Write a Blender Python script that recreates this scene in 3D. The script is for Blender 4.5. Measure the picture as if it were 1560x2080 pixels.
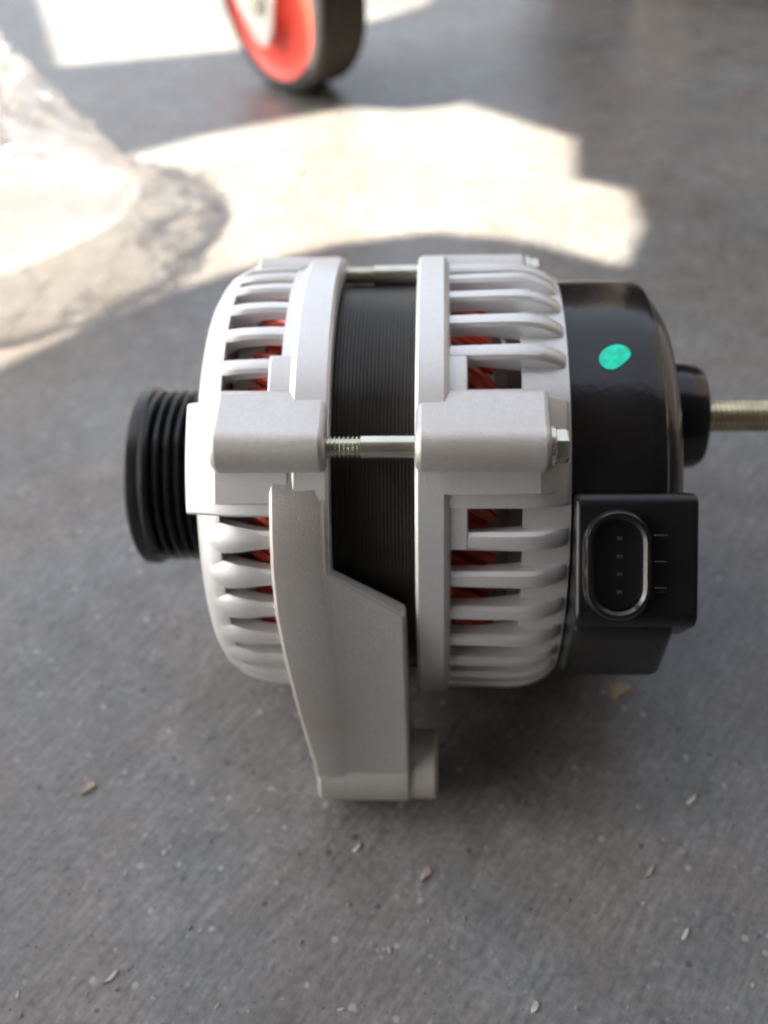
import bpy, bmesh, math, random
from mathutils import Vector, Matrix, noise
random.seed(7)
S = 0.001                                   # all coordinates below are millimetres
R = math.radians
for o in list(bpy.data.objects): bpy.data.objects.remove(o)
scene = bpy.context.scene
COL = scene.collection

# ------------------------------------------------------------------ camera
cam = bpy.data.cameras.new('camera'); camo = bpy.data.objects.new('camera', cam); COL.objects.link(camo)
F, PITCH, DIST, AXZ = 2100.0, R(43), 321.0, 66.0
f0 = Vector((0, math.cos(PITCH), -math.sin(PITCH))); r0 = Vector((1, 0, 0)); u0 = r0.cross(f0)
cpos = Vector((0, 0, AXZ)) - DIST * f0
fw = (f0 - 120 / F * r0 - 75 / F * u0).normalized()
rt = (r0 - r0.dot(fw) * fw).normalized(); up = rt.cross(fw)
m = Matrix((rt, up, -fw)).transposed().to_4x4(); m.translation = cpos * S
camo.matrix_world = m
cam.sensor_fit = 'HORIZONTAL'; cam.sensor_width = 36.0; cam.lens = F / 1560 * 36
cam.clip_start = 0.01; cam.clip_end = 100
cam.dof.use_dof = True; cam.dof.focus_distance = 0.230; cam.dof.aperture_fstop = 12.0
scene.camera = camo
scene.render.resolution_x, scene.render.resolution_y = 768, 1024

# ------------------------------------------------------------------ sky and sun
SUN_AZ, SUN_EL = -8.0, 43.0                # sun stands to the left
sv = Vector((-math.cos(R(SUN_AZ)) * math.cos(R(SUN_EL)), math.sin(R(SUN_AZ)) * math.cos(R(SUN_EL)), math.sin(R(SUN_EL))))
w = bpy.data.worlds.new('World'); scene.world = w; w.use_nodes = True
nt = w.node_tree; nt.nodes.clear()
sky = nt.nodes.new('ShaderNodeTexSky'); sky.sky_type = 'NISHITA'; sky.sun_disc = False
sky.sun_elevation = R(SUN_EL); sky.sun_rotation = math.atan2(sv.x, sv.y)
sky.dust_density = 4.0; sky.air_density = 1.0
hs = nt.nodes.new('ShaderNodeHueSaturation'); hs.inputs['Saturation'].default_value = 0.44
bg = nt.nodes.new('ShaderNodeBackground'); bg.inputs['Strength'].default_value = 0.06
wo = nt.nodes.new('ShaderNodeOutputWorld')
nt.links.new(sky.outputs[0], hs.inputs['Color']); nt.links.new(hs.outputs[0], bg.inputs[0]); nt.links.new(bg.outputs[0], wo.inputs[0])
sl = bpy.data.lights.new('sun', 'SUN'); sl.energy = 4.4; sl.angle = R(0.3); sl.color = (1.0, 0.88, 0.70)
so = bpy.data.objects.new('sun', sl); COL.objects.link(so); so.rotation_euler = sv.to_track_quat('Z', 'Y').to_euler()
so.location = (-1, 0.5, 2)
vs = scene.view_settings; vs.view_transform = 'Standard'; vs.look = 'None'; vs.gamma = 1; vs.exposure = 3.0
scene.render.engine = 'CYCLES'

# ------------------------------------------------------------------ material helpers
def mat(name, color, rough=0.5, metal=0.0, spec=0.5, noise_scale=None, noise_amt=0.0, bump=0.0, bump_scale=400, rough_var=0.0, coat=0.0, stain=None):
    m = bpy.data.materials.new(name); m.use_nodes = True
    n = m.node_tree.nodes; L = m.node_tree.links
    b = n['Principled BSDF']
    b.inputs['Base Color'].default_value = (*color, 1); b.inputs['Roughness'].default_value = rough
    b.inputs['Metallic'].default_value = metal; b.inputs['Specular IOR Level'].default_value = spec
    if coat: b.inputs['Coat Weight'].default_value = coat; b.inputs['Coat Roughness'].default_value = 0.2
    tc = n.new('ShaderNodeTexCoord')
    if noise_scale:
        t = n.new('ShaderNodeTexNoise'); t.inputs['Scale'].default_value = noise_scale; t.inputs['Detail'].default_value = 6
        L.new(tc.outputs['Object'], t.inputs['Vector'])
        r = n.new('ShaderNodeValToRGB'); r.color_ramp.elements[0].position = .3; r.color_ramp.elements[1].position = .7
        lo = [c * (1 - noise_amt) for c in color]; hi = [min(1, c * (1 + noise_amt)) for c in color]
        r.color_ramp.elements[0].color = (*lo, 1); r.color_ramp.elements[1].color = (*hi, 1)
        L.new(t.outputs['Fac'], r.inputs[0]); L.new(r.outputs[0], b.inputs['Base Color'])
        if rough_var:
            mr = n.new('ShaderNodeMapRange'); mr.inputs[3].default_value = rough - rough_var; mr.inputs[4].default_value = rough + rough_var
            L.new(t.outputs['Fac'], mr.inputs[0]); L.new(mr.outputs[0], b.inputs['Roughness'])
    if stain:
        t3 = n.new('ShaderNodeTexNoise'); t3.inputs['Scale'].default_value = 26; t3.inputs['Detail'].default_value = 5
        L.new(tc.outputs['Object'], t3.inputs['Vector'])
        r3 = n.new('ShaderNodeValToRGB'); r3.color_ramp.elements[0].position = .46; r3.color_ramp.elements[1].position = .68
        r3.color_ramp.elements[1].color = (.5, .5, .5, 1); L.new(t3.outputs['Fac'], r3.inputs[0])
        mx = n.new('ShaderNodeMix'); mx.data_type = 'RGBA'; mx.inputs[7].default_value = (*stain, 1)
        L.new(r3.outputs[0], mx.inputs[0]); L.new(r.outputs[0], mx.inputs[6]); L.new(mx.outputs[2], b.inputs['Base Color'])
    if bump:
        t2 = n.new('ShaderNodeTexNoise'); t2.inputs['Scale'].default_value = bump_scale; t2.inputs['Detail'].default_value = 3
        L.new(tc.outputs['Object'], t2.inputs['Vector'])
        bp = n.new('ShaderNodeBump'); bp.inputs['Strength'].default_value = bump; bp.inputs['Distance'].default_value = 0.0006
        L.new(t2.outputs['Fac'], bp.inputs['Height']); L.new(bp.outputs[0], b.inputs['Normal'])
    return m

M = {}
M['cast'] = mat('cast_aluminium', (.77, .775, .775), .40, .55, .5, 900, .03, .22, 3000, .06)
M['cast_shaded'] = mat('shaded_cast_aluminium', (.64, .625, .605), .45, .55, .5, 700, .05, .3, 2400, .06, stain=(.52, .46, .40))  # housing's own casting, with the lug's shade put into a darker base
M['steel'] = mat('lamination_steel', (.050, .047, .042), .30, .5, .5, 60, .3, .08, 600, .05)
M['zinc'] = mat('zinc_plated_steel', (.72, .72, .62), .25, .9, .5, 120, .12)
M['yzinc'] = mat('yellow_zinc', (.82, .77, .60), .26, .85, .5, 120, .2)
M['plastic'] = mat('black_plastic', (.012, .012, .013), .19, 0, .6, 80, .2, .12, 500, .05)
M['plastic_m'] = mat('black_connector_plastic', (.010, .010, .011), .30, 0, .5, 80, .2)
M['pulley'] = mat('black_pulley_coating', (.010, .010, .011), .30, 0, .5, 90, .3, .1, 500, .06)
M['copper'] = mat('red_enamelled_copper', (.62, .085, .05), .30, .25, .6, 90, .25)
M['rotor'] = mat('dull_rotor_steel', (.40, .36, .30), .5, .5, .5, 70, .3, .3)
M['dot'] = mat('turquoise_paint', (.0, .80, .54), .25, 0, .5, 500, .22)
M['brass'] = mat('brass_pin', (.20, .16, .09), .4, .9)
M['red'] = mat('red_wheel_plastic', (.72, .06, .032), .42, 0, .5, 30, .08)
M['tyre'] = mat('grey_rubber', (.05, .05, .052), .6, 0, .3, 60, .2, .3)
M['tread'] = mat('worn_brown_rubber', (.034, .028, .020), .7, 0, .3, 60, .3, .4)
M['white_steel'] = mat('pale_painted_steel', (.72, .72, .68), .35, .3, .5, 30, .1)
M['cab'] = mat('dark_brown_paint', (.050, .035, .032), .4, 0, .5, 20, .2)
M['tan'] = mat('tan_wood', (.72, .58, .44), .55, 0, .4, 25, .2)
M['wall'] = mat('brown_grey_wall', (.06, .055, .05), .7, 0, .3, 5, .2)
M['gobo_sheet'] = mat('grey_sheet', (.14, .125, .115), .6, 0, .4, 10, .2)
M['chip_pale'] = mat('pale_chip', (.52, .50, .46), .5, 0, .5, 200, .2)
M['chip_tan'] = mat('tan_chip', (.38, .30, .22), .6, 0, .4, 200, .2)
M['chip_pink'] = mat('pinkish_chip', (.36, .28, .25), .6, 0, .4, 200, .2)
M['grit'] = mat('grit', (.17, .165, .16), .7, 0, .4, 300, .6)

def floor_material():
    m = bpy.data.materials.new('dusty_concrete'); m.use_nodes = True
    n = m.node_tree.nodes; L = m.node_tree.links; b = n['Principled BSDF']
    tc = n.new('ShaderNodeTexCoord')
    def nz(scale, detail=6, rough=.6):
        t = n.new('ShaderNodeTexNoise'); t.inputs['Scale'].default_value = scale
        t.inputs['Detail'].default_value = detail; t.inputs['Roughness'].default_value = rough
        L.new(tc.outputs['Object'], t.inputs['Vector']); return t.outputs['Fac']
    def ramp(src, stops):
        r = n.new('ShaderNodeValToRGB'); e = r.color_ramp.elements
        while len(e) < len(stops): e.new(.5)
        for k, (p, c) in enumerate(stops): e[k].position = p; e[k].color = (*c, 1) if len(c) == 3 else c
        L.new(src, r.inputs[0]); return r.outputs[0]
    def mix(a, bb, fac, mode='MIX', f=None):
        x = n.new('ShaderNodeMix'); x.data_type = 'RGBA'; x.blend_type = mode
        if isinstance(fac, float): x.inputs[0].default_value = fac
        else: L.new(fac, x.inputs[0])
        for k, s in ((6, a), (7, bb)):
            if isinstance(s, tuple): x.inputs[k].default_value = (*s, 1)
            else: L.new(s, x.inputs[k])
        return x.outputs[2]
    big = ramp(nz(7, 5), [(.32, (.132, .131, .129)), (.68, (.186, .187, .186))])
    mid = ramp(nz(60, 8, .7), [(.3, (.80, .79, .78)), (.7, (1.16, 1.16, 1.16))])
    c = mix(big, mid, 1.0, 'MULTIPLY')
    fine = ramp(nz(420, 4, .7), [(.34, (.62, .62, .62)), (.62, (1.28, 1.28, 1.28))])
    c = mix(c, fine, .6, 'MULTIPLY')
    c = mix(c, ramp(nz(17, 5), [(.42, (1.05, 1.0, .97)), (.6, (.95, 1.0, 1.05))]), .8, 'MULTIPLY')
    # faint streaks put into the colour along the camera-shake direction
    mp = n.new('ShaderNodeMapping'); mp.inputs['Scale'].default_value = (90, 520, 90)
    mq = n.new('ShaderNodeMapping'); mq.inputs['Rotation'].default_value = (0, 0, R(-57)); L.new(tc.outputs['Object'], mq.inputs['Vector'])
    L.new(mq.outputs[0], mp.inputs['Vector'])
    tr = n.new('ShaderNodeTexNoise'); tr.inputs['Scale'].default_value = 1.0; tr.inputs['Detail'].default_value = 5; tr.inputs['Roughness'].default_value = .65
    L.new(mp.outputs[0], tr.inputs['Vector'])
    c = mix(c, ramp(tr.outputs['Fac'], [(.33, (.66, .66, .66)), (.66, (1.30, 1.30, 1.30))]), .75, 'MULTIPLY')
    # oily brown stains with their own shapes
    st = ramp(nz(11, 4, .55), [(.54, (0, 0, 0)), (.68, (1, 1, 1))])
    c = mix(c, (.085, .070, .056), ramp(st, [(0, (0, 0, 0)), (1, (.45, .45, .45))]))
    # pale aggregate flecks
    for sc, th, col in ((170, .20, (.34, .33, .31)), (310, .22, (.27, .26, .25)), (120, .13, (.045, .045, .047))):
        v = n.new('ShaderNodeTexVoronoi'); v.inputs['Scale'].default_value = sc; L.new(tc.outputs['Object'], v.inputs['Vector'])
        dm = ramp(v.outputs['Distance'], [(th * .7, (1, 1, 1)), (th, (0, 0, 0))])
        rnd = n.new('ShaderNodeSeparateColor'); L.new(v.outputs['Color'], rnd.inputs[0])
        pk = ramp(rnd.outputs[0], [(.70, (0, 0, 0)), (.78, (.8, .8, .8))])
        c = mix(c, col, mix(dm, pk, 1.0, 'MULTIPLY'))
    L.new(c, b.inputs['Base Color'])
    mr = n.new('ShaderNodeMapRange'); mr.inputs[3].default_value = .17; mr.inputs[4].default_value = .42
    L.new(nz(26, 6), mr.inputs[0]); L.new(mr.outputs[0], b.inputs['Roughness'])
    b.inputs['Specular IOR Level'].default_value = .5
    bp = n.new('ShaderNodeBump'); bp.inputs['Strength'].default_value = .35; bp.inputs['Distance'].default_value = .0007
    L.new(nz(380, 5, .7), bp.inputs['Height']); L.new(bp.outputs[0], b.inputs['Normal'])
    return m
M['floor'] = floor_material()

def bag_material():
    m = bpy.data.materials.new('clear_film'); m.use_nodes = True
    n = m.node_tree.nodes; L = m.node_tree.links; n.clear()
    out = n.new('ShaderNodeOutputMaterial')
    tr = n.new('ShaderNodeBsdfTransparent'); tr.inputs[0].default_value = (.95, .94, .93, 1)
    tl = n.new('ShaderNodeBsdfTranslucent'); tl.inputs[0].default_value = (.82, .82, .84, 1)
    df = n.new('ShaderNodeBsdfDiffuse'); df.inputs[0].default_value = (.82, .82, .84, 1)
    gl = n.new('ShaderNodeBsdfGlossy'); gl.inputs['Roughness'].default_value = .09
    a = n.new('ShaderNodeMixShader'); a.inputs[0].default_value = .45; L.new(tl.outputs[0], a.inputs[1]); L.new(df.outputs[0], a.inputs[2])
    bb = n.new('ShaderNodeMixShader'); lw = n.new('ShaderNodeLayerWeight'); lw.inputs[0].default_value = .35; mr = n.new('ShaderNodeMapRange'); mr.inputs[3].default_value = .13; mr.inputs[4].default_value = .20; L.new(lw.outputs['Facing'], mr.inputs[0]); L.new(mr.outputs[0], bb.inputs[0]); L.new(tr.outputs[0], bb.inputs[1]); L.new(a.outputs[0], bb.inputs[2])
    fr = n.new('ShaderNodeValue'); fr.outputs[0].default_value = .12
    c = n.new('ShaderNodeMixShader'); L.new(fr.outputs[0], c.inputs[0]); L.new(bb.outputs[0], c.inputs[1]); L.new(gl.outputs[0], c.inputs[2])
    L.new(c.outputs[0], out.inputs[0])
    return m
M['film'] = bag_material()

# ------------------------------------------------------------------ mesh helpers
def mesh(name, bm, smooth=True, ang=35):
    bmesh.ops.recalc_face_normals(bm, faces=bm.faces[:])
    bmesh.ops.scale(bm, vec=(S, S, S), verts=bm.verts[:])
    me = bpy.data.meshes.new(name); bm.to_mesh(me); bm.free()
    if smooth:
        for p in me.polygons: p.use_smooth = True
        me.set_sharp_from_angle(angle=R(ang))
    return me
def obj(name, bm, m, parent=None, loc=(0, 0, 0), rot=(0, 0, 0), bevel=0, seg=2, smooth=True):
    me = bm if isinstance(bm, bpy.types.Mesh) else mesh(name, bm, smooth)
    if not me.materials: me.materials.append(M[m] if isinstance(m, str) else m)
    o = bpy.data.objects.new(name, me); COL.objects.link(o)
    o.location = Vector(loc) * S; o.rotation_euler = rot
    if parent: o.parent = parent
    if bevel:
        b = o.modifiers.new('bevel', 'BEVEL'); b.width = bevel * S; b.segments = seg; b.limit_method = 'ANGLE'; b.angle_limit = R(32); b.harden_normals = False
    return o
def empty(name, loc=(0, 0, 0), rz=0, parent=None):
    o = bpy.data.objects.new(name, None); COL.objects.link(o); o.location = Vector(loc) * S; o.rotation_euler = (0, 0, rz)
    o.empty_display_size = .02
    if parent: o.parent = parent
    return o
def tag(o, label=None, cat=None, group=None, kind=None):
    if label: o['label'] = label
    if cat: o['category'] = cat
    if group: o['group'] = group
    if kind: o['kind'] = kind
    return o
def P(x, r, e):                               # axis along X; e = elevation angle from -Y towards +Z (degrees)
    return Vector((x, -r * math.cos(R(e)), r * math.sin(R(e))))
E0 = 43.0                                     # elevation at which the boss side of the machine faces
def VW(x, v, w_):                             # v outward along elevation E0, w across it (upwards)
    a = R(E0); return Vector((x, -v * math.cos(a) + w_ * math.sin(a), v * math.sin(a) + w_ * math.cos(a)))
def revolve(bm, prof, e0=0, e1=360, n=128, mapf=P, cap=True):
    full = abs(e1 - e0) >= 359.9
    k = n if full else n + 1
    rings = [[bm.verts.new(mapf(x, r, e0 + (e1 - e0) * i / n)) for (x, r) in prof] for i in range(k)]
    for i in range(n):
        a, b = rings[i], rings[(i + 1) % k]
        for j in range(len(prof) - 1): bm.faces.new((a[j], b[j], b[j + 1], a[j + 1]))
    if not full and cap:
        bm.faces.new(rings[0]); bm.faces.new(rings[-1][::-1])
    return rings
def ring_closed(bm, prof, e0=0, e1=360, n=128):
    full = abs(e1 - e0) >= 359.9
    revolve(bm, prof + [prof[0]] if full else prof + [prof[0]], e0, e1, n, cap=False)
    bmesh.ops.remove_doubles(bm, verts=bm.verts[:], dist=1e-5)
    if not full:
        be = [e for e in bm.edges if e.is_boundary]
        if be: bmesh.ops.holes_fill(bm, edges=be)
def lathe_at(bm, prof, c, n=40, caps=True):   # axis along X through point c (Vector, x ignored)
    def mf(x, r, e): return Vector((x, c.y - r * math.cos(R(e)), c.z + r * math.sin(R(e))))
    rings = revolve(bm, prof, 0, 360, n, mf)
    if caps:
        if prof[0][1] > 1e-6: bm.faces.new([q[0] for q in rings])
        if prof[-1][1] > 1e-6: bm.faces.new([q[-1] for q in rings][::-1])
def prism(bm, poly, x0, x1, mapf):            # poly of (a, b); extruded along x through mapf(x, a, b)
    A = [bm.verts.new(mapf(x0, *p)) for p in poly]; B = [bm.verts.new(mapf(x1, *p)) for p in poly]
    n = len(poly)
    for i in range(n): bm.faces.new((A[i], A[(i + 1) % n], B[(i + 1) % n], B[i]))
    bm.faces.new(A[::-1]); bm.faces.new(B)
def box(bm, x0, x1, y0, y1, z0, z1):
    prism(bm, [(y0, z0), (y1, z0), (y1, z1), (y0, z1)], x0, x1, lambda x, a, b: Vector((x, a, b)))
def tube(bm, pts, rad, n=8, cap=True):
    rings = []
    for i, p in enumerate(pts):
        p = Vector(p); d = (Vector(pts[min(i + 1, len(pts) - 1)]) - Vector(pts[max(i - 1, 0)])).normalized()
        a = d.cross(Vector((0.3, 0.5, 0.81))).normalized(); b = d.cross(a)
        rr = rad[i] if isinstance(rad, (list, tuple)) else rad
        rings.append([bm.verts.new(p + rr * (math.cos(2 * math.pi * k / n) * a + math.sin(2 * math.pi * k / n) * b)) for k in range(n)])
    for i in range(len(pts) - 1):
        for k in range(n): bm.faces.new((rings[i][k], rings[i][(k + 1) % n], rings[i + 1][(k + 1) % n], rings[i + 1][k]))
    if cap: bm.faces.new(rings[0][::-1]); bm.faces.new(rings[-1])

# ------------------------------------------------------------------ the setting
bm = bmesh.new(); q = 4000
bm.faces.new([bm.verts.new(v) for v in ((-q, -q, 0), (q, -q, 0), (q, q, 0), (-q, q, 0))])
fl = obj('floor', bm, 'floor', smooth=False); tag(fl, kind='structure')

# added unseen gobo high to the left: its holes shape the sun patches
AH = 1250.0
off = sv * (AH / sv.z)
def hole(pts): return [Vector((x + off.x, y + off.y, AH)) for x, y in pts]
HA = [(89, 222), (104, 262), (103, 300), (74, 317), (78, 366), (-6, 436), (-100, 402), (-153, 380), (-200, 352), (-300, 318), (-480, 280),
      (-480, -60), (-330, 60), (-206, 146), (-172, 180), (-140, 206), (-106, 226), (-60, 250), (-8, 261), (40, 250)]
HB = [(-332, 640), (-275, 496), (-148, 518), (-51, 568), (-10, 600), (-10, 790), (-400, 790)]
bm = bmesh.new()
outer = [(-540, -250), (540, -250), (540, 840), (-540, 840)]
loops = []
for pts in (hole(outer), hole(HA), hole(HB)):
    vsx = [bm.verts.new(v) for v in pts]
    loops += [bm.edges.new((vsx[i], vsx[(i + 1) % len(vsx)])) for i in range(len(vsx))]
bmesh.ops.triangle_fill(bm, edges=loops, use_beauty=True)
aw = obj('gobo_sheet', bm, 'gobo_sheet', smooth=False); tag(aw, kind='structure')
sd = aw.modifiers.new('thick', 'SOLIDIFY'); sd.thickness = .004; sd.offset = 1

# added unseen dark walls and roof around the camera, to block sky light
for b6 in ((-1250, 1000, -1250, -1190, 0, 1500), (1005, 1065, -1250, 1300, 0, 1500)):
    bm = bmesh.new(); box(bm, *b6); wb = obj('shade_wall', bm, 'wall', smooth=False); tag(wb, kind='structure')
bm = bmesh.new(); box(bm, -1315, 1065, -1250, 60, 1502, 1540); box(bm, -2300, -1316, -1250, -330, 1502, 1540); rf = obj('shade_roof', bm, 'gobo_sheet', smooth=False); tag(rf, kind='structure')

# ------------------------------------------------------------------ alternator
alt = empty('alternator')
tag(alt, 'silver and black car alternator standing on the grey floor', 'alternator')
AX = (0, 0, AXZ)

def ribs(parent, mapprof, angs, name, width, inner, m='cast'):
    # one cooling rib: follows the outer profile, rounded in section, shared mesh turned about the axis
    bm = bmesh.new()
    A = []
    for (x, r, wd, ri) in mapprof:
        hw = wd / 2
        sec = [(-hw, ri), (-hw, r - 1.1), (-hw * .62, r - .2), (0, r), (hw * .62, r - .2), (hw, r - 1.1), (hw, ri)]
        A.append([bm.verts.new(Vector((x, -b, a))) for a, b in sec])
    n = 7
    for i in range(len(A) - 1):
        for k in range(n): bm.faces.new((A[i][k], A[i][(k + 1) % n], A[i + 1][(k + 1) % n], A[i + 1][k]))
    bm.faces.new(A[0][::-1]); bm.faces.new(A[-1])
    me = mesh(name, bm); me.materials.append(M[m])
    for e in angs: obj(name, me, m, parent, rot=(-R(e), 0, 0))

STEP = 9.7
BOLTS = [6.0, 75.0, -92.0, 172.0]
# ---- front housing: flange, rounded front shoulder, bearing nose, solid boss sectors
bm = bmesh.new()
ring_closed(bm, [(-28.5, 60), (-28.5, 64.8), (-29.3, 65.6), (-37.2, 65.6), (-38.2, 64.8), (-39.2, 63.4), (-41.5, 63.2), (-41.5, 57), (-36, 56.5), (-34, 60)])
fh = obj('front_housing', bm, 'cast', alt, AX)
bm = bmesh.new()
ring_closed(bm, [(-57, 61.5), (-59.5, 61), (-62, 59.2), (-64, 56), (-65.2, 50), (-66, 40), (-66.5, 24), (-68.5, 21), (-68.5, 10), (-60, 10), (-60, 50), (-58.5, 56), (-57, 58)])
obj('front_rim', bm, 'cast', fh)
ANG = [E0 + a for a in (27, 37, 46.6, 56.2, 65)] + [E0 + a for a in (-15.2, -24.8, -34.2, -44.5, -54, -64, -74)] + [E0 + a for a in range(92, 162, 10)] + [E0 + a for a in range(182, 252, 10)]
LOW = [e for e in ANG if e < E0 and e > -45]
ribs(fh, [(-40, 63.2, 4.3, 59.6), (-46, 63.4, 4.3, 59.8), (-53, 63.0, 4.4, 59), (-57, 62.2, 4.8, 57), (-60, 60.8, 5.6, 53), (-62.4, 58.6, 6.0, 51)], [e for e in ANG if e not in LOW], 'cooling_rib', 4, 57)
ribs(fh, [(-40, 63.4, 4.6, 59.6), (-44, 63.9, 4.6, 59.8), (-48, 64.0, 5.4, 59.4), (-52, 63.8, 6.8, 58.6), (-56, 62.8, 8.0, 57), (-60, 60.8, 8.4, 53), (-62.4, 58.6, 7.6, 51)], LOW, 'cooling_rib', 4, 57)
def sector(name, parent, prof, a0, a1, m='cast', bevel=.7, n=24):
    bm = bmesh.new(); ring_closed(bm, prof, E0 + a0, E0 + a1, n)
    return obj(name, bm, m, parent, bevel=bevel)
sector('housing_wall', fh, [(-40.5, 57), (-40.5, 64.2), (-54, 64.2), (-60.5, 62), (-65.8, 60.5), (-65.8, 40), (-60, 52), (-57, 57)], -9.5, 18.0)
sector('wall_step', fh, [(-38.5, 57), (-38.5, 63.9), (-44.5, 63.9), (-44.5, 57)], 17.2, 29, bevel=.6)
for a in BOLTS[1:]:
    sector('housing_wall', fh, [(-40.5, 57), (-40.5, 63.9), (-55, 63.6), (-61, 60.5), (-63, 57), (-58, 55)], a - 6, a + 6)
# raised wall frame below the boss, as on the casting
sector('wall_step', fh, [(-38.5, 57), (-38.5, 65.4), (-57.5, 65.0), (-57.5, 57)], -6.5, 3, bevel=.6)

def boss(name, parent, x0, x1, a, rad=6.0, rc=66.0, m='cast_shaded', bev=1.6):
    bm = bmesh.new(); poly = []
    for k in range(11):
        t = R(-88 + 150 * k / 10); poly.append((rc + rad * math.cos(t), rad * math.sin(t)))
    poly += [(62.5, rad * 2.55), (57, rad * 2.5), (57, -rad - 1.5)]
    ea = R(E0 + a)
    prism(bm, poly, x0, x1, lambda x, v, w_: Vector((x, -v * math.cos(ea) + w_ * math.sin(ea), v * math.sin(ea) + w_ * math.cos(ea))))
    return obj(name, bm, m, parent, bevel=bev, seg=3)
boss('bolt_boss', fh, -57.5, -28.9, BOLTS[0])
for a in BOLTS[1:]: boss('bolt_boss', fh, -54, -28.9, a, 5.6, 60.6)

# ---- mounting lug: wedge running from the flange down to a hub that stands on the floor
HV, HW_, HR = 14.3, -85.0, 12.0
def lugpt(v, w_): return (v, w_)
st = []     # stations: outer(v,w), xl, xm, xr, inner(v,w)
def arc(rr, a): return (rr * math.cos(R(a)), rr * math.sin(R(a)))
st.append((arc(65.0, 2), -43.5, -32, -28.7, arc(58, 2)))
st.append((arc(66.0, -6), -43.5, -32, -28.7, arc(60, -6)))
st.append((arc(66.7, -14), -43.5, -32, -28.7, arc(61.8, -16)))
st.append(((61.8, -25.5), -43.6, -31.5, -28.6, arc(62.0, -22.5)))
st.append(((57.6, -36.5), -43.2, -30, -9.6, arc(62.0, -33)))
st.append(((53.0, -47), -42.0, -29.3, -9.5, arc(62.2, -44)))
st.append(((44.5, -60), -40.6, -29, -9.5, arc(62.6, -58)))
st.append(((36.0, -72), -39.0, -29, -9.5, arc(64, -72)))
st.append(((28.3, -83), -37.2, -28.8, -9.5, (6, -74)))
st.append(((24.3, -90.5), -36.4, -28.6, -9.5, (5, -92)))
bm = bmesh.new(); rows = []
for (o_, xl, xm, xr, i_) in st:
    ov = Vector(o_); d = .3
    rows.append([bm.verts.new(VW(xl, *o_)), bm.verts.new(VW(xm, o_[0] + .1, o_[1] - .05)), bm.verts.new(VW(xm + 1.2, o_[0] - d, o_[1] + d * .6)), bm.verts.new(VW(xr, o_[0] - d, o_[1] + d * .6)),
                 bm.verts.new(VW(xr, *i_)), bm.verts.new(VW(xl, *i_))])
for a, b in zip(rows, rows[1:]):
    for k in range(6): bm.faces.new((a[k], a[(k + 1) % 6], b[(k + 1) % 6], b[k]))
bm.faces.new(rows[0][::-1]); bm.faces.new(rows[-1])
lug = obj('mounting_lug', bm, 'cast_shaded', alt, AX, bevel=1.0)
bm = bmesh.new(); hc = VW(0, HV, HW_)
lathe_at(bm, [(-36.4, 5), (-36.4, HR - .8), (-35.6, HR), (-10.3, HR), (-9.5, HR - .8), (-9.5, 5)], hc, 56, caps=False)
lathe_at(bm, [(-36.4, 5), (-9.5, 5)], hc, 56, caps=False)
obj('hub', bm, 'cast_shaded', lug)
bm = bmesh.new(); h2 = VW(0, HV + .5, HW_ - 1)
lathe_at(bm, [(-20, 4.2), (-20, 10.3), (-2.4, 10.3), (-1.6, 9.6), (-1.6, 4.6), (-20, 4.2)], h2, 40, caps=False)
obj('bushing', bm, 'cast_shaded', lug)

# ---- stator lamination pack: real thin rings
bm = bmesh.new(); prof = [(-30, 53), (-30, 57.3)]
x = -30.0
while x < -6.2:
    prof += [(x + .12, 58.2), (x + .55, 58.2), (x + .68, 57.98), (x + .8, 57.98)]; x += .95
prof += [(-6, 57), (-6, 53)]
revolve(bm, prof + [prof[0]], 0, 360, 160)
obj('stator_core', bm, 'steel', alt, AX)

# ---- through bolts between the two halves
for a in BOLTS:
    rc = 66.0 if a == BOLTS[0] else 60.6
    c = P(0, rc, E0 + a); bm = bmesh.new()
    pr = [(-29.5, 2.3)]; x = -29.5
    while x < -21: pr += [(x + .25, 2.3), (x + .55, 2.85), (x + .75, 2.85), (x + 1.05, 2.3)]; x += 1.1
    pr += [(-20.6, 2.3), (-20.2, 2.95), (-6, 2.95)]
    lathe_at(bm, pr, c, 20)
    tb = obj('through_bolt', bm, 'zinc', alt, AX)
    x0 = 26.4 if a == BOLTS[0] else 24.0
    bm = bmesh.new(); lathe_at(bm, [(x0 - .2, 5.2), (x0 + .8, 5.2), (x0 + 1.0, 5.0)], c, 32); obj('washer', bm, 'zinc', tb)
    bm = bmesh.new(); lathe_at(bm, [(x0 + 1.0, 4.4), (x0 + 3.6, 4.4), (x0 + 4.3, 3.8)], c, 6); obj('bolt_head', bm, 'zinc', tb, smooth=False, bevel=.25)

# ---- rear housing
bm = bmesh.new()
ring_closed(bm, [(-7, 60), (-7, 65.2), (-6.2, 66), (0.2, 66), (1.2, 65.2), (1.8, 64.2), (2.2, 57), (-2, 57), (-3, 60)])
rh = obj('rear_housing', bm, 'cast', alt, AX)
bm = bmesh.new()
ring_closed(bm, [(20, 60.5), (23, 60.3), (30, 59.6), (32.2, 59.4), (32.2, 40), (30, 40), (30, 55), (21, 57)])
obj('rear_rim', bm, 'cast', rh)
ANGR = [E0 + a for a in (29.5, 39.2, 48.8, 58.2, 66.5)] + [E0 + a for a in (-15.2, -24.8, -34.4, -43.8, -53.4, -63, -73, -82)] + [E0 + a for a in range(86, 162, 10)] + [E0 + a for a in range(182, 252, 10)]
ribs(rh, [(0.5, 64.3, 4.6, 60), (10, 64.6, 4.8, 60.4), (19, 64.8, 5.0, 59), (22.5, 64.6, 5.0, 57), (25.5, 63.9, 5.0, 57), (28.5, 62.6, 4.9, 56), (30.8, 60.9, 4.7, 55), (31.5, 59.9, 4.4, 55)], ANGR, 'cooling_rib', 4, 57)
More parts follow.
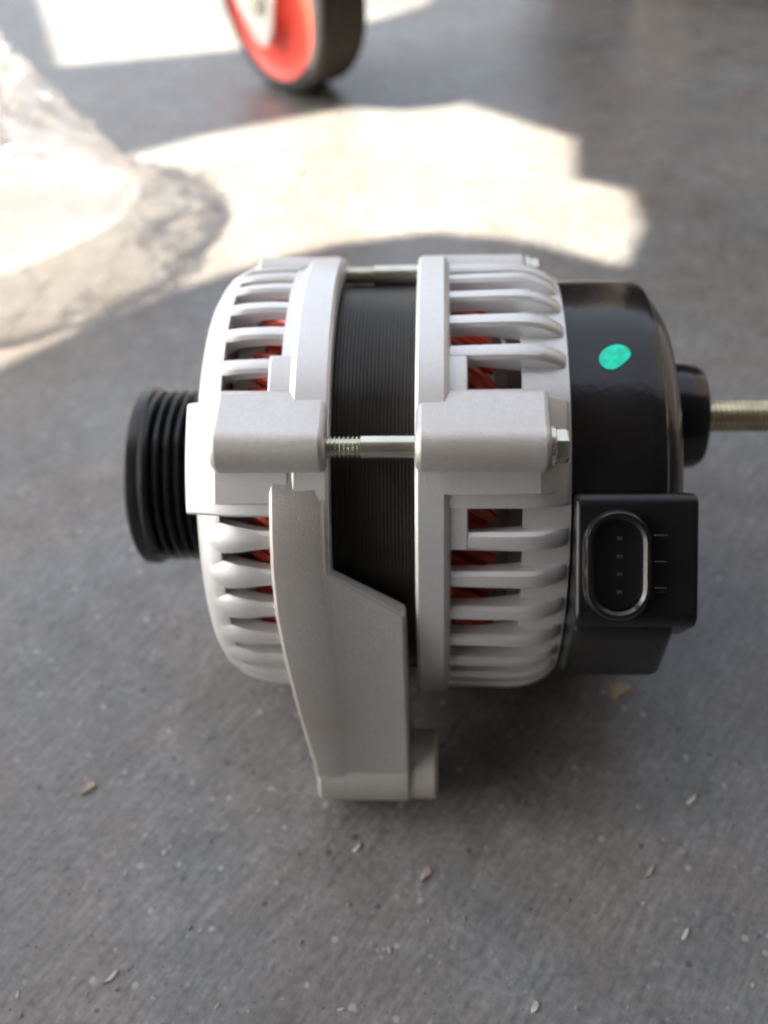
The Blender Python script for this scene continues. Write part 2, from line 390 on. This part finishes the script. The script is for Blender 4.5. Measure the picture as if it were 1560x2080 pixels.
sector('housing_wall', rh, [(-1, 57), (-1, 64.9), (22, 64.9), (27, 63.2), (31.6, 60.2), (31.6, 55)], -7.5, 18.5)
for a0, a1 in ((18.2, 28), (-17.0, -7.2)):
    sector('wall_step', rh, [(-1, 57), (-1, 64.5), (6.2, 64.5), (6.2, 57)], a0, a1, bevel=.6)
sector('wall_step', rh, [(-1, 57), (-1, 66.0), (24, 65.6), (28, 63), (28, 57)], -4.2, 3, bevel=.6)
for a in BOLTS[1:]:
    sector('housing_wall', rh, [(-1, 57), (-1, 64.3), (22, 64.2), (29, 60), (29, 55)], a - 6, a + 6)
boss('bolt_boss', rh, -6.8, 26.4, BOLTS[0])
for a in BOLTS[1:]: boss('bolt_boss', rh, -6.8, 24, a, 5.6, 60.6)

# ---- rotor and red windings seen through the slots
bm = bmesh.new(); revolve(bm, [(-58, 20), (-58, 44), (-44, 46), (-44, 30)], 0, 360, 64); rot = obj('rotor', bm, 'rotor', alt, AX)
bm = bmesh.new()                                # fan blade
fb = [(-57, 30, 0), (-57, 47, 9), (-46.5, 49, 13), (-46.5, 30, 4)]
vv = [bm.verts.new(P(x, r, e)) for x, r, e in fb]; vw = [bm.verts.new(P(x, r, e + 2.2)) for x, r, e in fb]
bm.faces.new(vv); bm.faces.new(vw[::-1])
for i in range(4): bm.faces.new((vv[i], vv[(i + 1) % 4], vw[(i + 1) % 4], vw[i]))
me = mesh('fan_blade', bm, False); me.materials.append(M['rotor'])
for k in range(12): obj('fan_blade', me, 'rotor', rot, rot=(R(30 * k), 0, 0))
bm = bmesh.new(); revolve(bm, [(-4, 20), (-4, 45), (14, 45), (18, 40), (18, 20)], 0, 360, 64); obj('rotor_end', bm, 'rotor', rot)
for sgn, xa, xb in ((1, -30, -51), (-1, -6, 13.5)):
    bm = bmesh.new(); revolve(bm, [(xa, 47), (xa, 54.4), (xa + (xb - xa) * .8, 53.8), (xb - (xb - xa) * .1, 51), (xb - (xb - xa) * .1, 47)], 0, 360, 72)
    wd = obj('copper_winding', bm, 'copper', alt, AX)
    bm = bmesh.new(); n = 9
    tube(bm, [P(xa + (xb - xa) * t, 56.4 - 3.6 * t ** 3, sgn * (13 * t)) for t in [k / n for k in range(n + 1)]], [1.55] * n + [1.0], 8)
    me = mesh('copper_strand', bm); me.materials.append(M['copper'])
    for k in range(84):
        so_ = obj('copper_strand', me, 'copper', wd, rot=(R(360 * k / 84 + random.uniform(-1.1, 1.1)), 0, 0))
        f_ = random.uniform(.975, 1.02); so_.scale = (1, f_, f_)

# ---- pulley
bm = bmesh.new()
pr = [(-92.6, 8), (-92.6, 26.2), (-91.6, 27.4), (-90.2, 27.6), (-88.2, 27.4), (-87.4, 26.6)]
x = -86.8
for k in range(5): pr += [(x, 26.4), (x + .5, 26.4), (x + 1.65, 23.4), (x + 2.0, 23.4), (x + 3.1, 26.4)]; x += 3.15
pr += [(x + .4, 26.9), (x + 1.6, 26.9), (x + 2.0, 26.2), (x + 2.0, 16), (-66, 14), (-66, 8)]
revolve(bm, pr, 0, 360, 96)
pu = obj('pulley', bm, 'pulley', alt, AX)
bm = bmesh.new(); lathe_at(bm, [(-91, 9.5), (-96, 9.5), (-96.8, 8.6)], Vector((0, 0, 0)), 6); obj('pulley_nut', bm, 'zinc', pu, smooth=False)
bm = bmesh.new(); lathe_at(bm, [(-97, 6), (-60, 6)], Vector((0, 0, 0)), 24); obj('shaft', bm, 'zinc', pu)

# ---- rear cover, connector, terminal
bm = bmesh.new()
revolve(bm, [(31.9, 50), (31.9, 57.9), (32.6, 58.4), (48, 58.2), (54.6, 57.9), (56.4, 57.2), (57.2, 56.0), (57.6, 54.4), (59.6, 53.0), (62.0, 49.5), (63.2, 45), (63.8, 40), (63.8, 12), (63.8, 0.01)], 0, 360, 128)
cv = obj('rear_cover', bm, 'plastic', alt, AX)
bm = bmesh.new()
prism(bm, [(30, -4.6), (61.5, -4.6), (63.2, -6.4), (63.0, -35.5), (61.2, -37.8), (46, -42), (30, -40)], 32.8, 63.0, VW)
cn = obj('connector_housing', bm, 'plastic_m', cv, bevel=1.8, seg=3)
bm = bmesh.new()
prism(bm, [(40, -34), (60, -34), (59, -40), (40, -54.0), (22, -57.6), (14, -50)], 32.6, 58.5, VW)
obj('cover_skirt', bm, 'plastic_m', cv, bevel=4, seg=4)
# oval socket collar
def stadium(cx, cw, hw, hh, n=14):
    pts = []
    for k in range(n + 1):
        t = math.pi * k / n; pts.append((cx + hw * math.cos(t), cw + (hh - hw) + hw * math.sin(t)))
    for k in range(n + 1):
        t = math.pi + math.pi * k / n; pts.append((cx + hw * math.cos(t), cw - (hh - hw) + hw * math.sin(t)))
    return pts
bm = bmesh.new(); cx, cw = 42.9, -22.3
lay = [(62.8, 8.6, 14.0), (65.6, 8.4, 13.8), (66.6, 7.6, 13.0), (66.6, 6.8, 12.2), (65.8, 6.0, 11.4), (63.35, 5.8, 11.2)]
rows = [[bm.verts.new(VW(px, v, pw)) for px, pw in stadium(cx, cw, a, b)] for v, a, b in lay]
for a, b in zip(rows, rows[1:]):
    n = len(a)
    for k in range(n): bm.faces.new((a[k], a[(k + 1) % n], b[(k + 1) % n], b[k]))
bm.faces.new(rows[-1])
obj('socket_collar', bm, 'plastic', cv)
for k in range(4):
    bm = bmesh.new(); w0 = cw + 6.6 - 4.4 * k
    prism(bm, [(63.2, w0 - .35), (65.0, w0 - .35), (65.0, w0 + .35), (63.2, w0 + .35)], cx, cx + 1.1, VW)
    obj('connector_pin', bm, 'brass', cv, smooth=False)
for w0 in (-15.5, -22, -28.5):
    bm = bmesh.new(); prism(bm, [(62, w0 - 1.0), (63.7, w0 - .7), (63.7, w0 + .7), (62, w0 + 1.0)], 51.8, 55.2, VW); obj('clip_tab', bm, 'plastic', cv, bevel=.3)
# paint dot, following the cover's curve
bm = bmesh.new(); c0 = bm.verts.new(P(44.2, 58.75, E0 + 31.5)); rg = []
for k in range(28):
    t = 2 * math.pi * k / 28; rr = 3.9 * (1 + .03 * math.sin(3 * t + 1) + .17 * math.cos(2 * t - 1.5))
    rg.append(bm.verts.new(P(44.2 + rr * math.cos(t), 58.5, E0 + 31.5 + math.degrees(rr * math.sin(t) / 58.5))))
for k in range(28): bm.faces.new((c0, rg[k], rg[(k + 1) % 28]))
obj('paint_dot', bm, 'dot', cv)
tc_ = VW(0, 12, 17)
bm = bmesh.new(); lathe_at(bm, [(62, 15.5), (69, 15.5), (73.2, 14.8), (75, 13.6), (75.6, 11.5), (75.6, 4)], tc_, 48)
tm = obj('terminal_boot', bm, 'plastic', alt, AX)
bm = bmesh.new(); pr = [(74.5, 3.7)]; x = 75.2
while x < 104: pr += [(x, 3.8), (x + .55, 4.7), (x + .8, 4.7), (x + 1.35, 3.8)]; x += 1.5
pr += [(105, 3.2)]
lathe_at(bm, pr, tc_, 20); obj('terminal_stud', bm, 'yzinc', tm)

# ------------------------------------------------------------------ caster wheel behind
WR = 58.0
cs = empty('caster_wheel', (-97, 458, 0)); cs.rotation_euler = (0, 0, R(-49))
tag(cs, 'red wheel with grey rubber tyre and pale steel fork behind the alternator', 'caster wheel')
def wl(bm, prof, n=72):                      # wheel axle along local Y (face looks towards -Y)
    rings = [[bm.verts.new(Vector((r * math.cos(2 * math.pi * i / n), y, r * math.sin(2 * math.pi * i / n)))) for (y, r) in prof] for i in range(n)]
    for i in range(n):
        a, b = rings[i], rings[(i + 1) % n]
        for j in range(len(prof) - 1): bm.faces.new((a[j], b[j], b[j + 1], a[j + 1]))
bm = bmesh.new(); wl(bm, [(-18.5, 49), (-19.5, 50), (-19, 54), (-17.4, 56.6), (-15, 57.9)]); wl(bm, [(15, 57.9), (17.4, 56.6), (19, 54), (19.5, 50), (18.5, 49)])
ty = obj('tyre', bm, 'tyre', cs, (0, 0, WR))
bm = bmesh.new(); wl(bm, [(-15, 57.9), (-9, WR), (9, WR), (15, 57.9)]); obj('tread', bm, 'tread', ty)
bm = bmesh.new(); wl(bm, [(-18.8, 49.4), (-18, 48.4), (-16, 46), (-14.5, 41), (-14.5, 22), (-17, 18), (-19, 16), (-19, .1)])
wl(bm, [(19, .1), (19, 16), (13, 22), (13, 44), (18.8, 49.4)])
rd = obj('wheel_disc', bm, 'red', cs, (0, 0, WR))
bm = bmesh.new()
for s_ in (-1, 1):
    prism(bm, [(-38, 75), (-36, 10), (-26, -8), (-12, -24), (-3, -29), (5, -27), (12, -16), (18, 6), (24, 75)], s_ * 23 - 1.5, s_ * 23 + 1.5, lambda x, a, b: Vector((a, x, b)))
box(bm, -34, 34, -30, 30, 72, 76)
fk = obj('fork', bm, 'white_steel', cs, (0, 0, WR), bevel=.8)
bm = bmesh.new()
prism(bm, [(8 * math.cos(R(60 * k)), 8 * math.sin(R(60 * k))) for k in range(6)], -29, 29, lambda x, a, b: Vector((a, x, b)))
obj('axle_bolt', bm, 'zinc', fk, bevel=.4)
bm = bmesh.new(); box(bm, -20, 20, -20, 20, 76, 104); obj('swivel_head', bm, 'white_steel', cs, (0, 0, WR), bevel=2)

# ------------------------------------------------------------------ dark cabinet at the back right
cb = empty('tool_cabinet', (240, 632, 0)); tag(cb, 'dark brown cabinet with tan post at back right', 'cabinet')
bm = bmesh.new(); box(bm, -160, 240, -20, 220, 6, 420); obj('cabinet_body', bm, 'cab', cb, bevel=3)
bm = bmesh.new(); box(bm, -90, -52, -34, -21, 0, 420); obj('post', bm, 'tan', cb, bevel=2)

# ------------------------------------------------------------------ clear plastic bag on the left
bm = bmesh.new(); bmesh.ops.create_icosphere(bm, subdivisions=6, radius=1)
for v in bm.verts:
    p = v.co.copy(); d = p.normalized()
    # pillow form with a pointed corner towards the alternator
    q_ = Vector((p.x * 126, p.y * 112, p.z * 64))
    tip = max(0, d.dot(Vector((.92, -.12, -.35)).normalized())) ** 9
    q_ += Vector((58, 12, -4)) * tip
    up_ = max(0, min(1, (d.z + .10) * 2.2))
    s1 = noise.noise(d * 2.1 + Vector((3, 1, 7)))
    rid = 1 - abs(noise.noise(d * 4.2 + Vector((s1, 9, s1 * 2)))) * 2
    rid2 = 1 - abs(noise.noise(d * 9.0 + Vector((5, s1 * 2, 2)))) * 2
    k = 11 * s1 + up_ * (13 * (rid - .5) + 6.5 * (rid2 - .5)) + (1 - up_) * 2.4 * (rid - .5)
    q_ += d * k
    q_.z = max(q_.z, -53 + .5 * noise.noise(d * 8))
    v.co = q_
bg_ = obj('plastic_bag', bm, 'film', None, (-330, 247, 54.5), (0, 0, R(6)))
tag(bg_, 'crumpled clear plastic bag lying in the sun at the left', 'bag')

# ------------------------------------------------------------------ chips and grit on the floor
def chip(loc, size, m, rz, label, asp=.35, group='small chips scattered on the floor'):
    bm = bmesh.new(); n = 6
    ring = []
    for k in range(n):
        t = 2 * math.pi * k / n; rr = random.uniform(.55, 1.15); t += random.uniform(-.3, .3)
        ring.append((rr * math.cos(t) * size, rr * math.sin(t) * size * asp))
    h = size * .2
    lo = [bm.verts.new((x, y, 0)) for x, y in ring]; hi = [bm.verts.new((x * .8, y * .75, h * random.uniform(.7, 1.1))) for x, y in ring]
    for k in range(n): bm.faces.new((lo[k], lo[(k + 1) % n], hi[(k + 1) % n], hi[k]))
    bm.faces.new(hi); bm.faces.new(lo[::-1])
    o = obj('floor_chip', bm, m, None, (loc[0], loc[1], .1), (0, 0, R(rz)), smooth=False)
    return tag(o, label, 'chip', group)
chip((-110, -72), 4.0, 'chip_tan', 55, 'tan chip alone on the floor left of the mounting lug', .5)
chip((-25, -90), 2.9, 'chip_pale', 52, 'white sliver just below the foot of the mounting lug', .3)
chip((-5, -98), 3.1, 'chip_pink', 62, 'pinkish chip below and right of the mounting lug foot', .5)
chip((75, -73), 3.0, 'chip_pale', 48, 'pale chip at the right edge below the black cover', .4)
chip((58, -33), 6.5, 'chip_tan', 20, 'tan lump on the floor under the black rear cover', .6)
chip((-86, 331), 7.5, 'chip_tan', 70, 'pale ring-like flake in the left of the big sun patch', .7)
chip((59, -96), 2.6, 'chip_pale', 55, 'thin pale sliver in the lower right, upper of two', .22)
chip((66, -114), 2.8, 'chip_pale', 60, 'thin pale sliver in the lower right, lower of two', .3)
chip((-90, -129), 2.9, 'chip_pale', 50, 'pale sliver in the bottom left corner', .3)
chip((24, -134), 3.0, 'chip_pale', 62, 'pale sliver at the bottom edge right of centre', .28)
for k in range(26):
    x, y = random.uniform(-120, 95), random.uniform(-140, -55)
    if -48 < x < 75 and y > -86: continue
    chip((x, y), random.uniform(.8, 1.5), random.choice(['chip_pale', 'chip_pink', 'chip_pale', 'chip_tan']), random.gauss(55, 40), 'tiny pale chip among the grit in front of the alternator', random.uniform(.25, .6), 'tiny chips in the grit')
bm = bmesh.new()
for k in range(5200):
    x = random.uniform(-330, 260); y = random.uniform(-150, 420) if random.random() < .45 else random.uniform(-150, 60)
    s_ = random.uniform(.16, .5) * (1 if random.random() < .93 else 1.9)
    t = random.random() * 6.28; ca, sa = math.cos(t), math.sin(t)
    sh = [(1.3, 0, 0), (-.2, .8, 0), (-.9, -.5, 0), (.1, .05, .8)]
    vv = [bm.verts.new((x + s_ * (a * ca - b * sa), y + s_ * (a * sa + b * ca), .02 + s_ * c)) for a, b, c in sh]
    for f3 in ((0, 1, 3), (1, 2, 3), (2, 0, 3)): bm.faces.new([vv[i] for i in f3])
gr = obj('grit', bm, 'grit', smooth=False)
tag(gr, 'fine grey grit strewn over the floor', 'grit', kind='stuff')
